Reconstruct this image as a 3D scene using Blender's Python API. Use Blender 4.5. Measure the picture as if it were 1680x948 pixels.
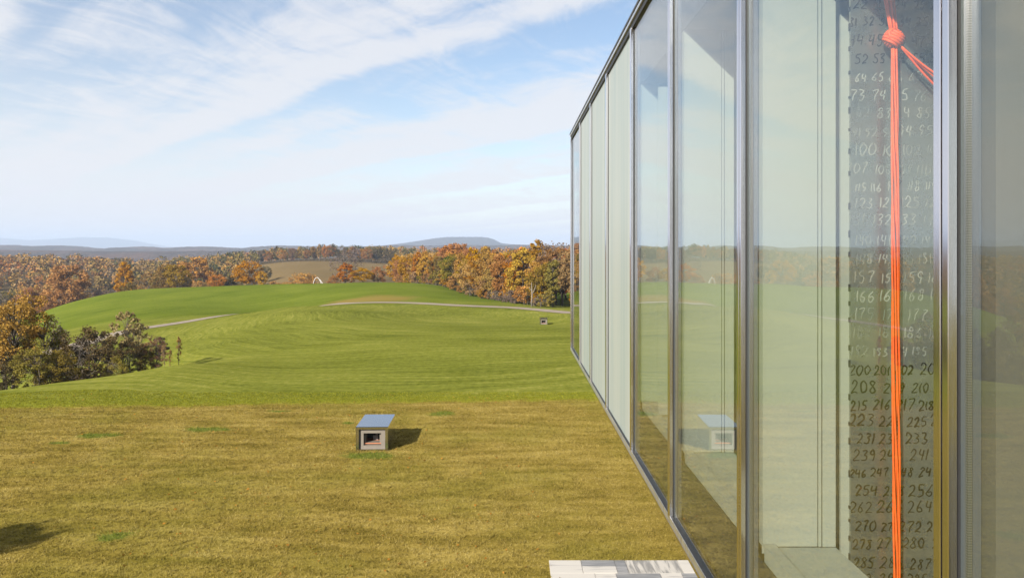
import bpy, bmesh, math, random
import numpy as np
from mathutils import Vector, Matrix
sc = bpy.context.scene
COL = sc.collection
for o in list(bpy.data.objects): bpy.data.objects.remove(o)

# ---------------------------------------------------------------- camera, sky, sun, exposure
F = 1300.0            # focal length in pixels of the 1680 px wide photograph
CZ = 7.0              # eye height above the lawn
S = 1.25              # distance from the eye to the glass wall, metres
cam = bpy.data.cameras.new('camera'); camo = bpy.data.objects.new('camera', cam); COL.objects.link(camo)
sc.camera = camo
cam.sensor_width = 36; cam.lens = 36 * F / 1680; cam.shift_y = -69 / 1680
cam.clip_start = 0.05; cam.clip_end = 40000
camo.location = (0, 0, CZ); camo.rotation_euler = (math.pi / 2, 0, 0)

SUN_TRAVEL = Vector((0.55, 0.835, -0.53)).normalized()
SUN_EL = math.asin(-SUN_TRAVEL.z); SUN_AZ = math.atan2(-SUN_TRAVEL.x, -SUN_TRAVEL.y)
sun = bpy.data.lights.new('sun', 'SUN'); sun.energy = 5.0; sun.angle = math.radians(0.53); sun.color = (1, 0.93, 0.82)
suno = bpy.data.objects.new('sun', sun); COL.objects.link(suno)
suno.rotation_euler = SUN_TRAVEL.to_track_quat('-Z', 'Y').to_euler(); suno.location = (-30, -40, 60)

class NB:
    """small helper round a node tree"""
    def __init__(s, nt): s.nt = nt; s.n = nt.nodes; s.l = nt.links
    def new(s, t, **k):
        n = s.n.new(t)
        for a, b in k.items(): setattr(n, a, b)
        return n
    def put(s, sock, v):
        if hasattr(v, 'node'): s.l.new(v, sock)
        elif v is not None:
            if isinstance(v, (tuple, list)) and len(v) == 3 and sock.type == 'RGBA': v = (*v, 1)
            sock.default_value = v
    def m(s, op, a, b=None, c=None, clamp=False):
        n = s.new('ShaderNodeMath', operation=op, use_clamp=clamp)
        for i, v in enumerate((a, b, c)):
            if v is not None: s.put(n.inputs[i], v)
        return n.outputs[0]
    def sstep(s, v, lo, hi, a=0.0, b=1.0):
        n = s.new('ShaderNodeMapRange', interpolation_type='SMOOTHSTEP')
        s.put(n.inputs[0], v); s.put(n.inputs[1], lo); s.put(n.inputs[2], hi); s.put(n.inputs[3], a); s.put(n.inputs[4], b)
        return n.outputs[0]
    def lin(s, v, lo, hi, a=0.0, b=1.0):
        n = s.new('ShaderNodeMapRange')
        s.put(n.inputs[0], v); s.put(n.inputs[1], lo); s.put(n.inputs[2], hi); s.put(n.inputs[3], a); s.put(n.inputs[4], b)
        return n.outputs[0]
    def mix(s, f, a, b, mode='MIX'):
        n = s.new('ShaderNodeMix', data_type='RGBA', blend_type=mode)
        s.put(n.inputs[0], f); s.put(n.inputs[6], a); s.put(n.inputs[7], b)
        return n.outputs[2]
    def xyz(s, x=0.0, y=0.0, z=0.0):
        n = s.new('ShaderNodeCombineXYZ')
        for i, v in enumerate((x, y, z)): s.put(n.inputs[i], v)
        return n.outputs[0]
    def sep(s, v):
        n = s.new('ShaderNodeSeparateXYZ'); s.put(n.inputs[0], v); return n.outputs
    def noise(s, vec, scale, detail=4.0, rough=0.55, dist=0.0, col=False):
        n = s.new('ShaderNodeTexNoise'); s.put(n.inputs['Vector'], vec)
        s.put(n.inputs['Scale'], scale); s.put(n.inputs['Detail'], detail); s.put(n.inputs['Roughness'], rough); s.put(n.inputs['Distortion'], dist)
        return n.outputs['Color' if col else 'Fac']
    def ramp(s, f, stops, interp='LINEAR'):
        n = s.new('ShaderNodeValToRGB'); s.put(n.inputs[0], f); e = n.color_ramp; e.interpolation = interp
        while len(e.elements) < len(stops): e.elements.new(0.5)
        for el, (p, c) in zip(e.elements, stops): el.position = p; el.color = (*c, 1)
        return n.outputs[0]

world = bpy.data.worlds.new('World'); sc.world = world; world.use_nodes = True
W = NB(world.node_tree)
sky = W.new('ShaderNodeTexSky', sky_type='NISHITA', sun_disc=False)
sky.sun_elevation = SUN_EL; sky.sun_rotation = SUN_AZ % (2 * math.pi); sky.altitude = 200; sky.air_density = 1.0; sky.dust_density = 0.3; sky.ozone_density = 1.7
tc = W.new('ShaderNodeTexCoord')
dx, dy, dz = W.sep(tc.outputs['Generated'])
zz = W.m('ADD', W.m('MAXIMUM', dz, 0.0), 0.06)
px = W.m('DIVIDE', dx, zz); py = W.m('DIVIDE', dy, zz)
along = W.m('MULTIPLY', W.m('SUBTRACT', px, py), 0.7071); across = W.m('MULTIPLY', W.m('ADD', px, py), 0.7071)
warp = W.noise(W.xyz(W.m('MULTIPLY', along, 0.5), W.m('MULTIPLY', across, 0.6), 3.1), 1.0, 4.0)
across2 = W.m('ADD', across, W.m('MULTIPLY', W.m('SUBTRACT', warp, 0.5), 0.75))
# fibrous cirrus drawn out along one wind direction, in long banks with one crisp edge
fib = W.noise(W.xyz(W.m('MULTIPLY', along, 0.55), W.m('MULTIPLY', across2, 2.4), 7.7), 1.0, 9.0, 0.60, 0.35)
wisp = W.noise(W.xyz(W.m('MULTIPLY', W.m('ADD', px, W.m('MULTIPLY', py, -0.25)), 2.1), W.m('MULTIPLY', py, 1.1), 1.3), 1.5, 10.0, 0.66, 0.9)
saw = W.m('FRACT', W.m('DIVIDE', W.m('SUBTRACT', across2, 2.18), 1.45))
saw = W.m('MULTIPLY', saw, W.sstep(saw, 0.86, 1.0, 1.0, 0.0))
dens = W.m('ADD', W.m('MULTIPLY', fib, 0.72), W.m('MULTIPLY', wisp, 0.74))
dens = W.m('ADD', dens, W.m('MULTIPLY', saw, 0.40))
cover = W.sstep(dens, 0.69, 1.07)
low = W.m('POWER', 2.718, W.m('MULTIPLY', W.m('MAXIMUM', dz, 0.0), -10.0))          # thin veil gathers towards the horizon
west = W.sstep(px, 0.0, -3.6, 0.0, 0.36)                                           # and thickens to one side
veil = W.m('MINIMUM', W.m('ADD', W.m('ADD', W.m('MULTIPLY', low, 0.90), 0.02), west), 0.93)
cover = W.m('MULTIPLY', cover, 0.86)
cover = W.m('SUBTRACT', 1.0, W.m('MULTIPLY', W.m('SUBTRACT', 1.0, cover), W.m('SUBTRACT', 1.0, veil)))
SKYK = 0.06
skyc = W.mix(cover, sky.outputs[0], (5.75, 5.78, 6.0))
bg = world.node_tree.nodes['Background']
W.put(bg.inputs[0], skyc); bg.inputs[1].default_value = SKYK

vs = sc.view_settings
vs.view_transform = 'Standard'; vs.look = 'None'; vs.exposure = 1.32; vs.gamma = 1.0; vs.use_curve_mapping = False
sc.cycles.max_bounces = 8; sc.cycles.transparent_max_bounces = 24; sc.cycles.volume_bounces = 0
sc.cycles.glossy_bounces = 4; sc.cycles.diffuse_bounces = 3; sc.cycles.caustics_reflective = False; sc.cycles.caustics_refractive = False
sc.cycles.sample_clamp_indirect = 6

# ---------------------------------------------------------------- helpers
def tag(o, label=None, cat=None, group=None, kind=None):
    if label: o['label'] = label
    if cat: o['category'] = cat
    if group: o['group'] = group
    if kind: o['kind'] = kind
    return o
def link(name, me, mat=None, parent=None, loc=None):
    o = bpy.data.objects.new(name, me); COL.objects.link(o)
    if mat is not None and me is not None:
        if len(me.materials) == 0: me.materials.append(mat)
        elif me.materials[0] is not mat:
            o.material_slots[0].link = 'OBJECT'; o.material_slots[0].material = mat
    if parent is not None: o.parent = parent
    if loc is not None: o.location = loc
    return o
def empty(name, loc=(0, 0, 0), rz=0.0, sc_=1.0):
    o = bpy.data.objects.new(name, None); COL.objects.link(o); o.empty_display_size = 0.3
    o.location = loc; o.rotation_euler = (0, 0, rz); o.scale = (sc_, sc_, sc_) if not isinstance(sc_, tuple) else sc_
    return o
def mesh(name, v, f, smooth=False):
    me = bpy.data.meshes.new(name); me.from_pydata([tuple(map(float, p)) for p in v], [], [tuple(map(int, q)) for q in f]); me.update()
    if smooth:
        me.polygons.foreach_set('use_smooth', [True] * len(me.polygons))
    return me
def fast_mesh(name, V, Fq, smooth=False):
    """V (n,3) array, Fq (m,k) array, all faces with k corners"""
    V = np.ascontiguousarray(V, np.float32); Fq = np.ascontiguousarray(Fq, np.int32)
    me = bpy.data.meshes.new(name); me.vertices.add(len(V)); me.vertices.foreach_set('co', V.ravel())
    k = Fq.shape[1]; m = len(Fq)
    me.loops.add(m * k); me.loops.foreach_set('vertex_index', Fq.ravel())
    me.polygons.add(m); me.polygons.foreach_set('loop_start', np.arange(0, m * k, k, dtype=np.int32))
    me.update(calc_edges=True)
    if smooth: me.polygons.foreach_set('use_smooth', np.ones(m, bool))
    return me
class MB:
    def __init__(s): s.v = []; s.f = []
    def box(s, x0, x1, y0, y1, z0, z1):
        b = len(s.v)
        s.v += [(x0, y0, z0), (x1, y0, z0), (x1, y1, z0), (x0, y1, z0), (x0, y0, z1), (x1, y0, z1), (x1, y1, z1), (x0, y1, z1)]
        s.f += [tuple(b + i for i in q) for q in ((3, 2, 1, 0), (4, 5, 6, 7), (0, 1, 5, 4), (1, 2, 6, 5), (2, 3, 7, 6), (3, 0, 4, 7))]
        return s
    def tube(s, pts, rad, n=6, cap=True):
        pts = [Vector(p) for p in pts]; b0 = len(s.v); N = len(pts)
        if not hasattr(rad, '__len__'): rad = [rad] * N
        up = Vector((0.31, 0.52, 0.79))
        for i, p in enumerate(pts):
            t = (pts[min(i + 1, N - 1)] - pts[max(i - 1, 0)]).normalized()
            if i == 0:
                a = t.cross(up).normalized()
            else:
                a = (a - t * a.dot(t)).normalized()
            b = t.cross(a)
            for k in range(n):
                w = 2 * math.pi * k / n
                s.v.append(tuple(p + (a * math.cos(w) + b * math.sin(w)) * rad[i]))
        for i in range(N - 1):
            for k in range(n):
                s.f.append((b0 + i * n + k, b0 + i * n + (k + 1) % n, b0 + (i + 1) * n + (k + 1) % n, b0 + (i + 1) * n + k))
        if cap:
            s.f.append(tuple(b0 + k for k in reversed(range(n)))); s.f.append(tuple(b0 + (N - 1) * n + k for k in range(n)))
        return s
    def build(s, name, mat, parent=None, smooth=False, bevel=0.0):
        me = mesh(name, s.v, s.f, smooth)
        if bevel:
            bm = bmesh.new(); bm.from_mesh(me)
            bmesh.ops.bevel(bm, geom=list(bm.edges), offset=bevel, segments=1, affect='EDGES', profile=0.5)
            bm.to_mesh(me); bm.free()
        return link(name, me, mat, parent)

def material(name):
    m = bpy.data.materials.new(name); m.use_nodes = True
    b = NB(m.node_tree); p = m.node_tree.nodes['Principled BSDF']
    return m, b, p
def simple(name, col, rough=0.6, metal=0.0, var=0.0, scale=4.0, bump=0.0, spec=0.5):
    m, b, p = material(name)
    t = b.new('ShaderNodeTexCoord').outputs['Object']
    c = col
    if var:
        n = b.noise(t, scale, 6.0)
        c = b.mix(n, tuple(x * (1 - var) for x in col), tuple(min(1, x * (1 + var)) for x in col))
    b.put(p.inputs['Base Color'], c); b.put(p.inputs['Roughness'], rough); b.put(p.inputs['Metallic'], metal)
    p.inputs['Specular IOR Level'].default_value = spec
    if bump:
        bn = b.new('ShaderNodeBump'); b.put(bn.inputs['Height'], b.noise(t, scale * 3, 6.0)); bn.inputs['Strength'].default_value = bump; bn.inputs['Distance'].default_value = 0.01
        b.put(p.inputs['Normal'], bn.outputs[0])
    return m

def at(u, v, Y):
    """a point of the place at depth Y metres, from its bearing in the survey"""
    return ((u - 840) * Y / F, Y, CZ - (v - 405) * Y / F)

# ---------------------------------------------------------------- terrain
CP = []
def cp(u, v, Y): CP.append(at(u, v, Y))
def cz(u, Y, Z): CP.append(((u - 840) * Y / F, Y, Z))
for u in (-300, 0, 200, 420, 640, 840, 1000, 1300, 1700, 2000):
    cz(u, 24, 0); cz(u, 33, 0)
for u in (300, 480, 640, 840, 1000, 1300, 1700):
    cz(u, 39, -0.15)
for u in (700, 840, 960, 1150, 1450, 1800):
    cp(u, 600, 50); cp(u, 560, 69); cp(u, 533, 100); cp(u, 514, 129)
cp(892, 531, 112); cp(940, 515, 126); cp(1200, 512, 140); cp(1700, 512, 150)
cp(840, 505, 141); cp(840, 500.5, 152); cz(840, 185, -5.5); cz(900, 150, -4.3); cz(1100, 200, -6); cz(1600, 220, -8)
cp(700, 498.5, 146); cp(700, 482, 182); cp(700, 467, 222); cz(700, 265, -6.5); cp(760, 481, 205); cz(830, 240, -7)
cp(600, 600, 51); cp(600, 562, 69); cp(600, 521, 110); cp(600, 500, 141); cp(600, 489, 168); cp(600, 463, 235); cz(600, 290, -8.5)
cp(480, 600, 52); cp(480, 573, 68); cp(480, 545, 88); cp(480, 517, 115); cp(480, 504, 131); cz(480, 155, -5.6); cp(480, 489, 195); cp(480, 465.5, 245); cz(480, 300, -11)
cp(400, 598, 52); cp(400, 578, 69); cp(400, 540, 98); cp(400, 517, 127); cz(400, 155, -6.1); cp(400, 492, 200); cp(400, 468.5, 252); cz(400, 310, -14)
cp(300, 597, 50); cp(300, 583, 73); cp(300, 558, 94); cp(300, 529, 123); cp(300, 512, 160); cp(300, 492, 205); cp(300, 471.5, 255); cz(300, 315, -17)
cp(210, 612, 47); cz(210, 62, -4.0); cz(210, 80, -4.6); cp(215, 541, 112); cp(210, 524, 145); cp(210, 500, 200); cp(210, 477.5, 255); cz(210, 320, -19)
cp(100, 627, 45); cz(100, 60, -4.8); cp(100, 573, 96); cp(100, 540, 142); cp(100, 521, 190); cp(100, 501, 240); cz(100, 310, -22)
cp(0, 640, 42.5); cz(0, 58, -5.2); cp(0, 592, 90); cp(0, 562, 142); cp(0, 538, 220); cz(0, 320, -24)
cz(-250, 42, -0.8); cz(-250, 60, -5.8); cz(-250, 95, -7.5); cz(-250, 150, -12); cz(-250, 240, -18); cz(-250, 340, -24)
for u, Y, Z in ((-300, 450, -24), (0, 440, -22), (200, 440, -22), (380, 430, -20), (500, 400, -13), (600, 400, -13), (750, 400, -11), (1000, 400, -11), (1600, 400, -12),
                (0, 640, -11), (120, 640, -12), (250, 640, -16), (370, 560, -13), (-300, 640, -12), (470, 480, -9.8), (540, 480, -9.8), (470, 580, -5.0), (540, 580, -5.0), (620, 560, -8), (750, 600, -9), (1000, 600, -9), (1600, 600, -9),
                (0, 950, -22), (250, 950, -20), (420, 950, -11), (540, 800, -5), (640, 900, -4), (800, 900, -6), (1000, 900, -8), (1600, 900, -12), (-300, 950, -22),
                (-300, 1600, -34), (0, 1600, -34), (300, 1600, -32), (600, 1600, -28), (900, 1600, -28), (1600, 1600, -30)):
    cz(u, Y, Z)
for u in (-400, 100, 600, 1100, 1800):
    cz(u, 2600, -40); cz(u, 6000, -42); cz(u, 14000, -45)
CP = np.array(CP)
def warpc(x, y):
    yy = np.maximum(y, 5.0) + 30
    return np.stack([x / yy, np.log(yy) * 0.55], -1)
_q = warpc(CP[:, 0], CP[:, 1]); _w = (CZ - CP[:, 2]) / (CP[:, 1] + 30)
def _phi(r2): return 0.5 * r2 * np.log(r2 + 1e-12)
_n = len(CP); _K = _phi(((_q[:, None] - _q[None]) ** 2).sum(-1)) + np.eye(_n) * 2e-5
_P = np.concatenate([np.ones((_n, 1)), _q], 1)
_A = np.block([[_K, _P], [_P.T, np.zeros((3, 3))]])
_sol = np.linalg.solve(_A, np.concatenate([_w, np.zeros(3)]))
def terrain(x, y):
    x = np.atleast_1d(np.asarray(x, float)); y = np.atleast_1d(np.asarray(y, float))
    out = np.zeros(len(x))
    for i in range(0, len(x), 20000):
        xs = x[i:i + 20000]; ys = y[i:i + 20000]
        ysc = np.maximum(ys, 5.0); xs = np.clip(xs, -0.95 * (ysc + 30), 0.95 * (ysc + 30))
        q = warpc(xs, ysc)
        r2 = ((q[:, None] - _q[None]) ** 2).sum(-1)
        w = _phi(r2) @ _sol[:_n] + _sol[_n] + q @ _sol[_n + 1:]
        z = CZ - w * (ysc + 30)
        t = np.clip((ys - 30) / 8, 0, 1); t = t * t * (3 - 2 * t)
        nz = 0.10 * np.sin(xs * 0.13 + 1.7 * np.sin(ys * 0.05)) * np.clip((ys - 45) / 40, 0, 1)
        out[i:i + 20000] = z * t + nz * t
    return out
def tz(x, y): return float(terrain([x], [y])[0])

ys = np.concatenate([np.linspace(-80, 14, 20), np.linspace(17, 40, 24), 40 * (15500 / 40) ** (np.linspace(0, 1, 330)[1:] ** 1.15)])
ts = np.linspace(-1, 1, 321); ts = np.sign(ts) * np.abs(ts) ** 1.15
Yg, Tg = np.meshgrid(ys, ts, indexing='ij')
Xg = Tg * (70 + 1.15 * np.maximum(Yg, 0))
Zg = terrain(Xg.ravel(), Yg.ravel())
V = np.stack([Xg.ravel(), Yg.ravel(), Zg], -1)
nr, nc = Xg.shape
I = (np.arange(nr - 1)[:, None] * nc + np.arange(nc - 1)[None]).ravel()
ground_me = fast_mesh('ground', V, np.stack([I, I + 1, I + nc + 1, I + nc], -1), True)

PATCHES = ((-15.4, 29.4, 0.85, 0.42), (-11.7, 30.4, 1.0, 0.40), (-2.95, 33.3, 0.55, 0.5), (-4.8, 26.6, 0.95, 0.5), (-16.2, 28.3, 0.4, 0.2), (-9.9, 33.8, 0.5, 0.2), (-9.6, 19.2, 0.4, 0.35), (-6.5, 31.5, 0.3, 0.2))      # greener tufts in the straw coloured lawn: centre and half sizes
def ground_material():
    m, b, p = material('grass_ground')
    pos = b.new('ShaderNodeNewGeometry').outputs['Position']
    X, Y, Z = b.sep(pos)
    flat = b.xyz(X, Y, 0.0)
    # lawn edge
    edge = b.m('SUBTRACT', b.m('SUBTRACT', Y, 36.4), b.m('MULTIPLY', X, 0.085))
    edge = b.m('ADD', edge, b.m('MULTIPLY', b.m('SUBTRACT', b.noise(flat, 0.9, 5.0), 0.5), 2.4))
    green = b.sstep(edge, -0.35, 0.45)
    # mown straw-coloured lawn
    n1 = b.noise(b.xyz(b.m('MULTIPLY', X, 0.35), b.m('MULTIPLY', Y, 1.6), 0.0), 1.0, 7.0, 0.62, 0.4)
    n2 = b.noise(flat, 0.16, 3.0); n3 = b.noise(flat, 14.0, 6.0, 0.7); n4 = b.noise(flat, 3.0, 5.0, 0.6)
    n5 = b.noise(flat, 0.75, 5.0, 0.65)
    mixv = b.m('ADD', b.m('ADD', b.m('MULTIPLY', n1, 0.48), b.m('MULTIPLY', n5, 0.20)), b.m('MULTIPLY', n3, 0.52))
    straw = b.ramp(mixv, [(0.44, (0.115, 0.080, 0.014)), (0.59, (0.26, 0.180, 0.036)), (0.74, (0.44, 0.31, 0.085))])
    straw = b.mix(b.sstep(n2, 0.44, 0.62, 0, 0.38), straw, (0.205, 0.175, 0.026))
    # greener tufts in the straw
    for (cx, cy, rx, ry) in PATCHES:
        ex = b.m('POWER', b.m('DIVIDE', b.m('SUBTRACT', X, cx), rx), 2.0); ey = b.m('POWER', b.m('DIVIDE', b.m('SUBTRACT', Y, cy), ry), 2.0)
        d = b.m('ADD', b.m('SQRT', b.m('ADD', ex, ey)), b.m('MULTIPLY', b.m('SUBTRACT', n4, 0.5), 1.5))
        straw = b.mix(b.sstep(d, 0.6, 1.15, 0.8, 0.0), straw, (0.10, 0.125, 0.022))
    # green hills with curved mowing lines
    r1 = b.m('SQRT', b.m('ADD', b.m('POWER', b.m('ADD', X, 6.0), 2.0), b.m('POWER', b.m('MULTIPLY', b.m('SUBTRACT', Y, 128.0), 0.62), 2.0)))
    r1 = b.m('ADD', r1, b.m('MULTIPLY', b.noise(flat, 0.03, 2.0), 16.0))
    ang = b.m('ARCTAN2', b.m('SUBTRACT', Y, 128.0), b.m('ADD', X, 6.0))
    lines = b.noise(b.xyz(b.m('MULTIPLY', r1, 1.9), b.m('MULTIPLY', ang, 2.5), 0.0), 1.0, 5.0, 0.68, 0.25)
    lines2 = b.noise(b.xyz(b.m('MULTIPLY', X, 0.06), b.m('MULTIPLY', Y, 1.5), 5.0), 1.0, 6.0, 0.66, 0.4)
    g1 = b.noise(flat, 0.06, 5.0, 0.6); g3 = b.noise(b.xyz(b.m('MULTIPLY', X, 1.0), b.m('MULTIPLY', Y, 0.45), 0.0), 2.6, 7.0, 0.78)
    gv = b.m('ADD', b.m('ADD', b.m('MULTIPLY', lines, 0.31), b.m('MULTIPLY', lines2, 0.16)), b.m('ADD', b.m('MULTIPLY', g1, 0.26), b.m('MULTIPLY', g3, 0.35)))
    grn = b.ramp(gv, [(0.45, (0.10, 0.112, 0.014)), (0.565, (0.200, 0.196, 0.030)), (0.67, (0.33, 0.295, 0.072))])
    strip = b.sstep(edge, 0.0, 2.6, 1.0, 0.0)
    grn = b.mix(b.m('MULTIPLY', strip, 0.55), grn, (0.24, 0.225, 0.016))
    # far slopes run a deeper green
    deep = b.m('MULTIPLY', b.sstep(b.m('ADD', Y, b.m('MULTIPLY', X, -0.25)), 140, 172), 0.8)
    grn = b.mix(deep, grn, b.mix(b.lin(gv, 0.46, 0.67), (0.080, 0.115, 0.006), (0.185, 0.205, 0.022)))
    # dry patch on the mound by the track
    ex = b.m('POWER', b.m('DIVIDE', b.m('ADD', X, 29.5), 10.5), 2.0); ey = b.m('POWER', b.m('DIVIDE', b.m('SUBTRACT', Y, 164.0), 12.0), 2.0)
    d = b.m('ADD', b.m('SQRT', b.m('ADD', ex, ey)), b.m('MULTIPLY', b.m('SUBTRACT', b.noise(flat, 0.12, 5.0), 0.5), 1.6))
    grn = b.mix(b.sstep(d, 0.45, 1.25, 0.8, 0.0), grn, (0.27, 0.175, 0.050))
    col = b.mix(green, straw, grn)
    # woodland floor, then the tan meadow
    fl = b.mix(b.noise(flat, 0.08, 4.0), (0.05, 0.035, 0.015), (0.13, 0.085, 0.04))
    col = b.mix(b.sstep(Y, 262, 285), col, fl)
    mead = b.mix(b.noise(b.xyz(X, b.m('MULTIPLY', Y, 0.35), 0.0), 0.05, 5.0, 0.6), (0.135, 0.09, 0.035), (0.23, 0.15, 0.065))
    md = b.m('MULTIPLY', b.sstep(Y, 380, 420), b.sstep(Y, 610, 640, 1.0, 0.0))
    az = b.m('DIVIDE', X, Y)
    md = b.m('MULTIPLY', md, b.m('MULTIPLY', b.sstep(az, -0.39, -0.36), b.sstep(az, -0.17, -0.14, 1.0, 0.0)))
    col = b.mix(md, col, mead)
    far = b.mix(b.noise(flat, 0.012, 6.0, 0.7), (0.045, 0.035, 0.018), (0.17, 0.095, 0.035))
    col = b.mix(b.sstep(Y, 1200, 1500), col, far)
    b.put(p.inputs['Base Color'], b.mix(1.0, col, (0.695, 0.745, 0.76), 'MULTIPLY')); p.inputs['Roughness'].default_value = 1.0; p.inputs['Specular IOR Level'].default_value = 0.0
    bn = b.new('ShaderNodeBump'); b.put(bn.inputs['Height'], b.m('ADD', b.m('MULTIPLY', n3, 0.5), b.m('ADD', b.m('MULTIPLY', n4, 0.5), b.m('MULTIPLY', lines, b.m('MULTIPLY', green, 2.0)))))
    bn.inputs['Strength'].default_value = 0.55; bn.inputs['Distance'].default_value = 0.10
    b.put(p.inputs['Normal'], bn.outputs[0])
    return m
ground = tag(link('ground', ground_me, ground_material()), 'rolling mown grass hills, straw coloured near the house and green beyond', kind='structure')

# ---------------------------------------------------------------- gravel track
def catmull(pts, n):
    out = []; P_ = [pts[0]] + list(pts) + [pts[-1]]
    for i in range(1, len(P_) - 2):
        a, b_, c, d = (np.array(P_[j], float) for j in (i - 1, i, i + 1, i + 2))
        for k in range(n):
            t = k / n
            out.append(0.5 * ((2 * b_) + (-a + c) * t + (2 * a - 5 * b_ + 4 * c - d) * t * t + (-a + 3 * b_ - 3 * c + d) * t ** 3))
    out.append(np.array(P_[-2], float)); return np.array(out)
def gp(u, Y): return ((u - 840) * Y / F, Y)
track = catmull([gp(-240, 82), gp(0, 89), gp(100, 96), gp(160, 104), gp(215, 112), gp(300, 124), gp(385, 139), gp(470, 156), gp(540, 160), gp(590, 152), gp(700, 147), gp(840, 140), gp(940, 127), gp(1100, 112), gp(1300, 104), gp(1700, 100)], 14)
tan = np.gradient(track, axis=0); tan /= np.linalg.norm(tan, axis=1)[:, None]; nrm = np.stack([-tan[:, 1], tan[:, 0]], -1)
offs = np.array([-1.75, -0.9, 0, 0.9, 1.75]); rng = np.random.default_rng(5)
tv = []
for k, o_ in enumerate(offs):
    jit = rng.normal(0, 0.10, len(track)) if k in (0, 4) else 0
    xy = track + nrm * (o_ + jit)[..., None] if np.ndim(jit) else track + nrm * o_
    tv.append(np.concatenate([xy, (terrain(xy[:, 0], xy[:, 1]) + 0.06)[:, None]], 1))
tv = np.stack(tv, 1); nr_, nk = tv.shape[:2]
I = (np.arange(nr_ - 1)[:, None] * nk + np.arange(nk - 1)[None]).ravel()
gravel = simple('gravel', (0.20, 0.158, 0.115), 0.9, var=0.3, scale=0.6)
tag(link('track', fast_mesh('track', tv.reshape(-1, 3), np.stack([I, I + nk, I + nk + 1, I + 1], -1), True), gravel), 'pale gravel track curving between the green hills', kind='structure')

# ---------------------------------------------------------------- far hills
def hill_mesh(name, prof, Y, depth, base, seed, bump, nu=900, nv=26):
    us = np.array([p[0] for p in prof], float); hs = np.array([CZ - (p[1] - 405) * Y / F for p in prof])
    g = np.random.default_rng(seed)
    uu = np.linspace(us[0], us[-1], nu)
    h = np.interp(uu, us, hs); k = np.ones(9) / 9; h = np.convolve(np.pad(h, 4, mode='edge'), k, 'valid')
    rows = []
    for j in range(nv):
        t = j / (nv - 1)                                     # 0 front foot, 1 back foot
        w = math.sin(math.pi * min(1.0, t * 0.5 / 0.62) if t < 0.62 else math.pi * (0.5 + (t - 0.62) / 0.76)) ** 1.0
        yy = Y + (t - 0.62) * depth
        lum = sum(a * np.sin(uu * f_ + ph + t * q) for a, f_, ph, q in zip(bump * np.array([0.5, 0.3, 0.2]), (0.05, 0.11, 0.23), g.uniform(0, 6, 3), g.uniform(3, 14, 3)))
        z = base + (h - base) * w + lum * (w * (1 - w) * 4) + g.normal(0, bump * 0.10, nu) * w
        rows.append(np.stack([(uu - 840) / F * Y * (1 + 0.25 * (yy / Y - 1)), np.full(nu, yy), z], -1))
    V = np.array(rows).reshape(-1, 3); I = (np.arange(nv - 1)[:, None] * nu + np.arange(nu - 1)[None]).ravel()
    return fast_mesh(name, V, np.stack([I, I + 1, I + nu + 1, I + nu], -1), True)
def wooded(name, scale, dark, light, rust):
    m, b, p = material(name)
    pos = b.new('ShaderNodeNewGeometry').outputs['Position']
    n = b.noise(pos, scale, 8.0, 0.75); n2 = b.noise(pos, scale * 0.12, 3.0)
    c = b.mix(b.sstep(n, 0.35, 0.68), dark, light); c = b.mix(b.sstep(n2, 0.42, 0.66, 0, 0.7), c, rust)
    b.put(p.inputs['Base Color'], c); p.inputs['Roughness'].default_value = 1; p.inputs['Specular IOR Level'].default_value = 0.0
    bn = b.new('ShaderNodeBump'); b.put(bn.inputs['Height'], n); bn.inputs['Strength'].default_value = 0.9; bn.inputs['Distance'].default_value = 9.0
    b.put(p.inputs['Normal'], bn.outputs[0]); return m
wood_mat = wooded('far_woods', 0.035, (0.025, 0.020, 0.015), (0.085, 0.058, 0.038), (0.10, 0.055, 0.034))
mount_mat = wooded('mountain_woods', 0.012, (0.02, 0.018, 0.015), (0.05, 0.040, 0.03), (0.06, 0.040, 0.03))
ridge_prof = [(u_, v_ - 1.0 - 0.9 * math.sin(u_ * 0.021) * math.sin(u_ * 0.0083 + 1) - 0.5 * math.sin(u_ * 0.06)) for u_, v_ in zip(range(-900, 2101, 12), np.interp(range(-900, 2101, 12), *zip(*[(-900, 405), (-500, 403), (-200, 405), (-60, 404), (0, 403.5), (20, 404), (50, 406), (90, 404.5), (115, 404.8), (140, 408), (180, 408.5), (235, 405.5), (270, 408), (310, 406), (345, 405.5), (400, 407.5), (470, 404), (500, 405.5), (560, 406), (640, 404), (720, 404), (830, 402), (880, 403), (980, 405), (1200, 403), (1600, 404), (2100, 405)])))]
tag(link('wooded_ridge', hill_mesh('ridge', ridge_prof, 3600, 1500, -44, 3, 9.0), wood_mat), kind='structure')
low_prof = [(-900, 413), (-400, 411), (-300, 412), (0, 410), (60, 411), (130, 412), (220, 412.5), (330, 412), (430, 412), (560, 410), (700, 409.5), (840, 408.5), (960, 409), (1300, 411), (2100, 412)]
tag(link('wooded_slope', hill_mesh('slope', low_prof, 2300, 900, -40, 9, 6.0), wood_mat), kind='structure')
flat_prof = [(560, 407), (610, 405), (640, 402), (660, 399.5), (690, 395), (715, 391), (735, 389), (790, 389), (803, 390.5), (813, 394), (822, 399), (840, 401), (865, 402), (885, 404.5), (930, 407)]
tag(link('flat_topped_mountain', hill_mesh('mesa', flat_prof, 6200, 1500, -46, 5, 10.0), mount_mat), kind='structure')
blue_prof = [(-700, 400), (-400, 394), (-200, 396), (-80, 390), (0, 390.3), (25, 392.5), (48, 394.5), (80, 393), (110, 391), (122, 390.5), (142, 389), (156, 390), (174, 389.5), (196, 392), (222, 395), (240, 399), (262, 403), (300, 408)]
tag(link('distant_mountains', hill_mesh('blue', blue_prof, 13500, 1600, -50, 7, 24.0), mount_mat), kind='structure')

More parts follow.
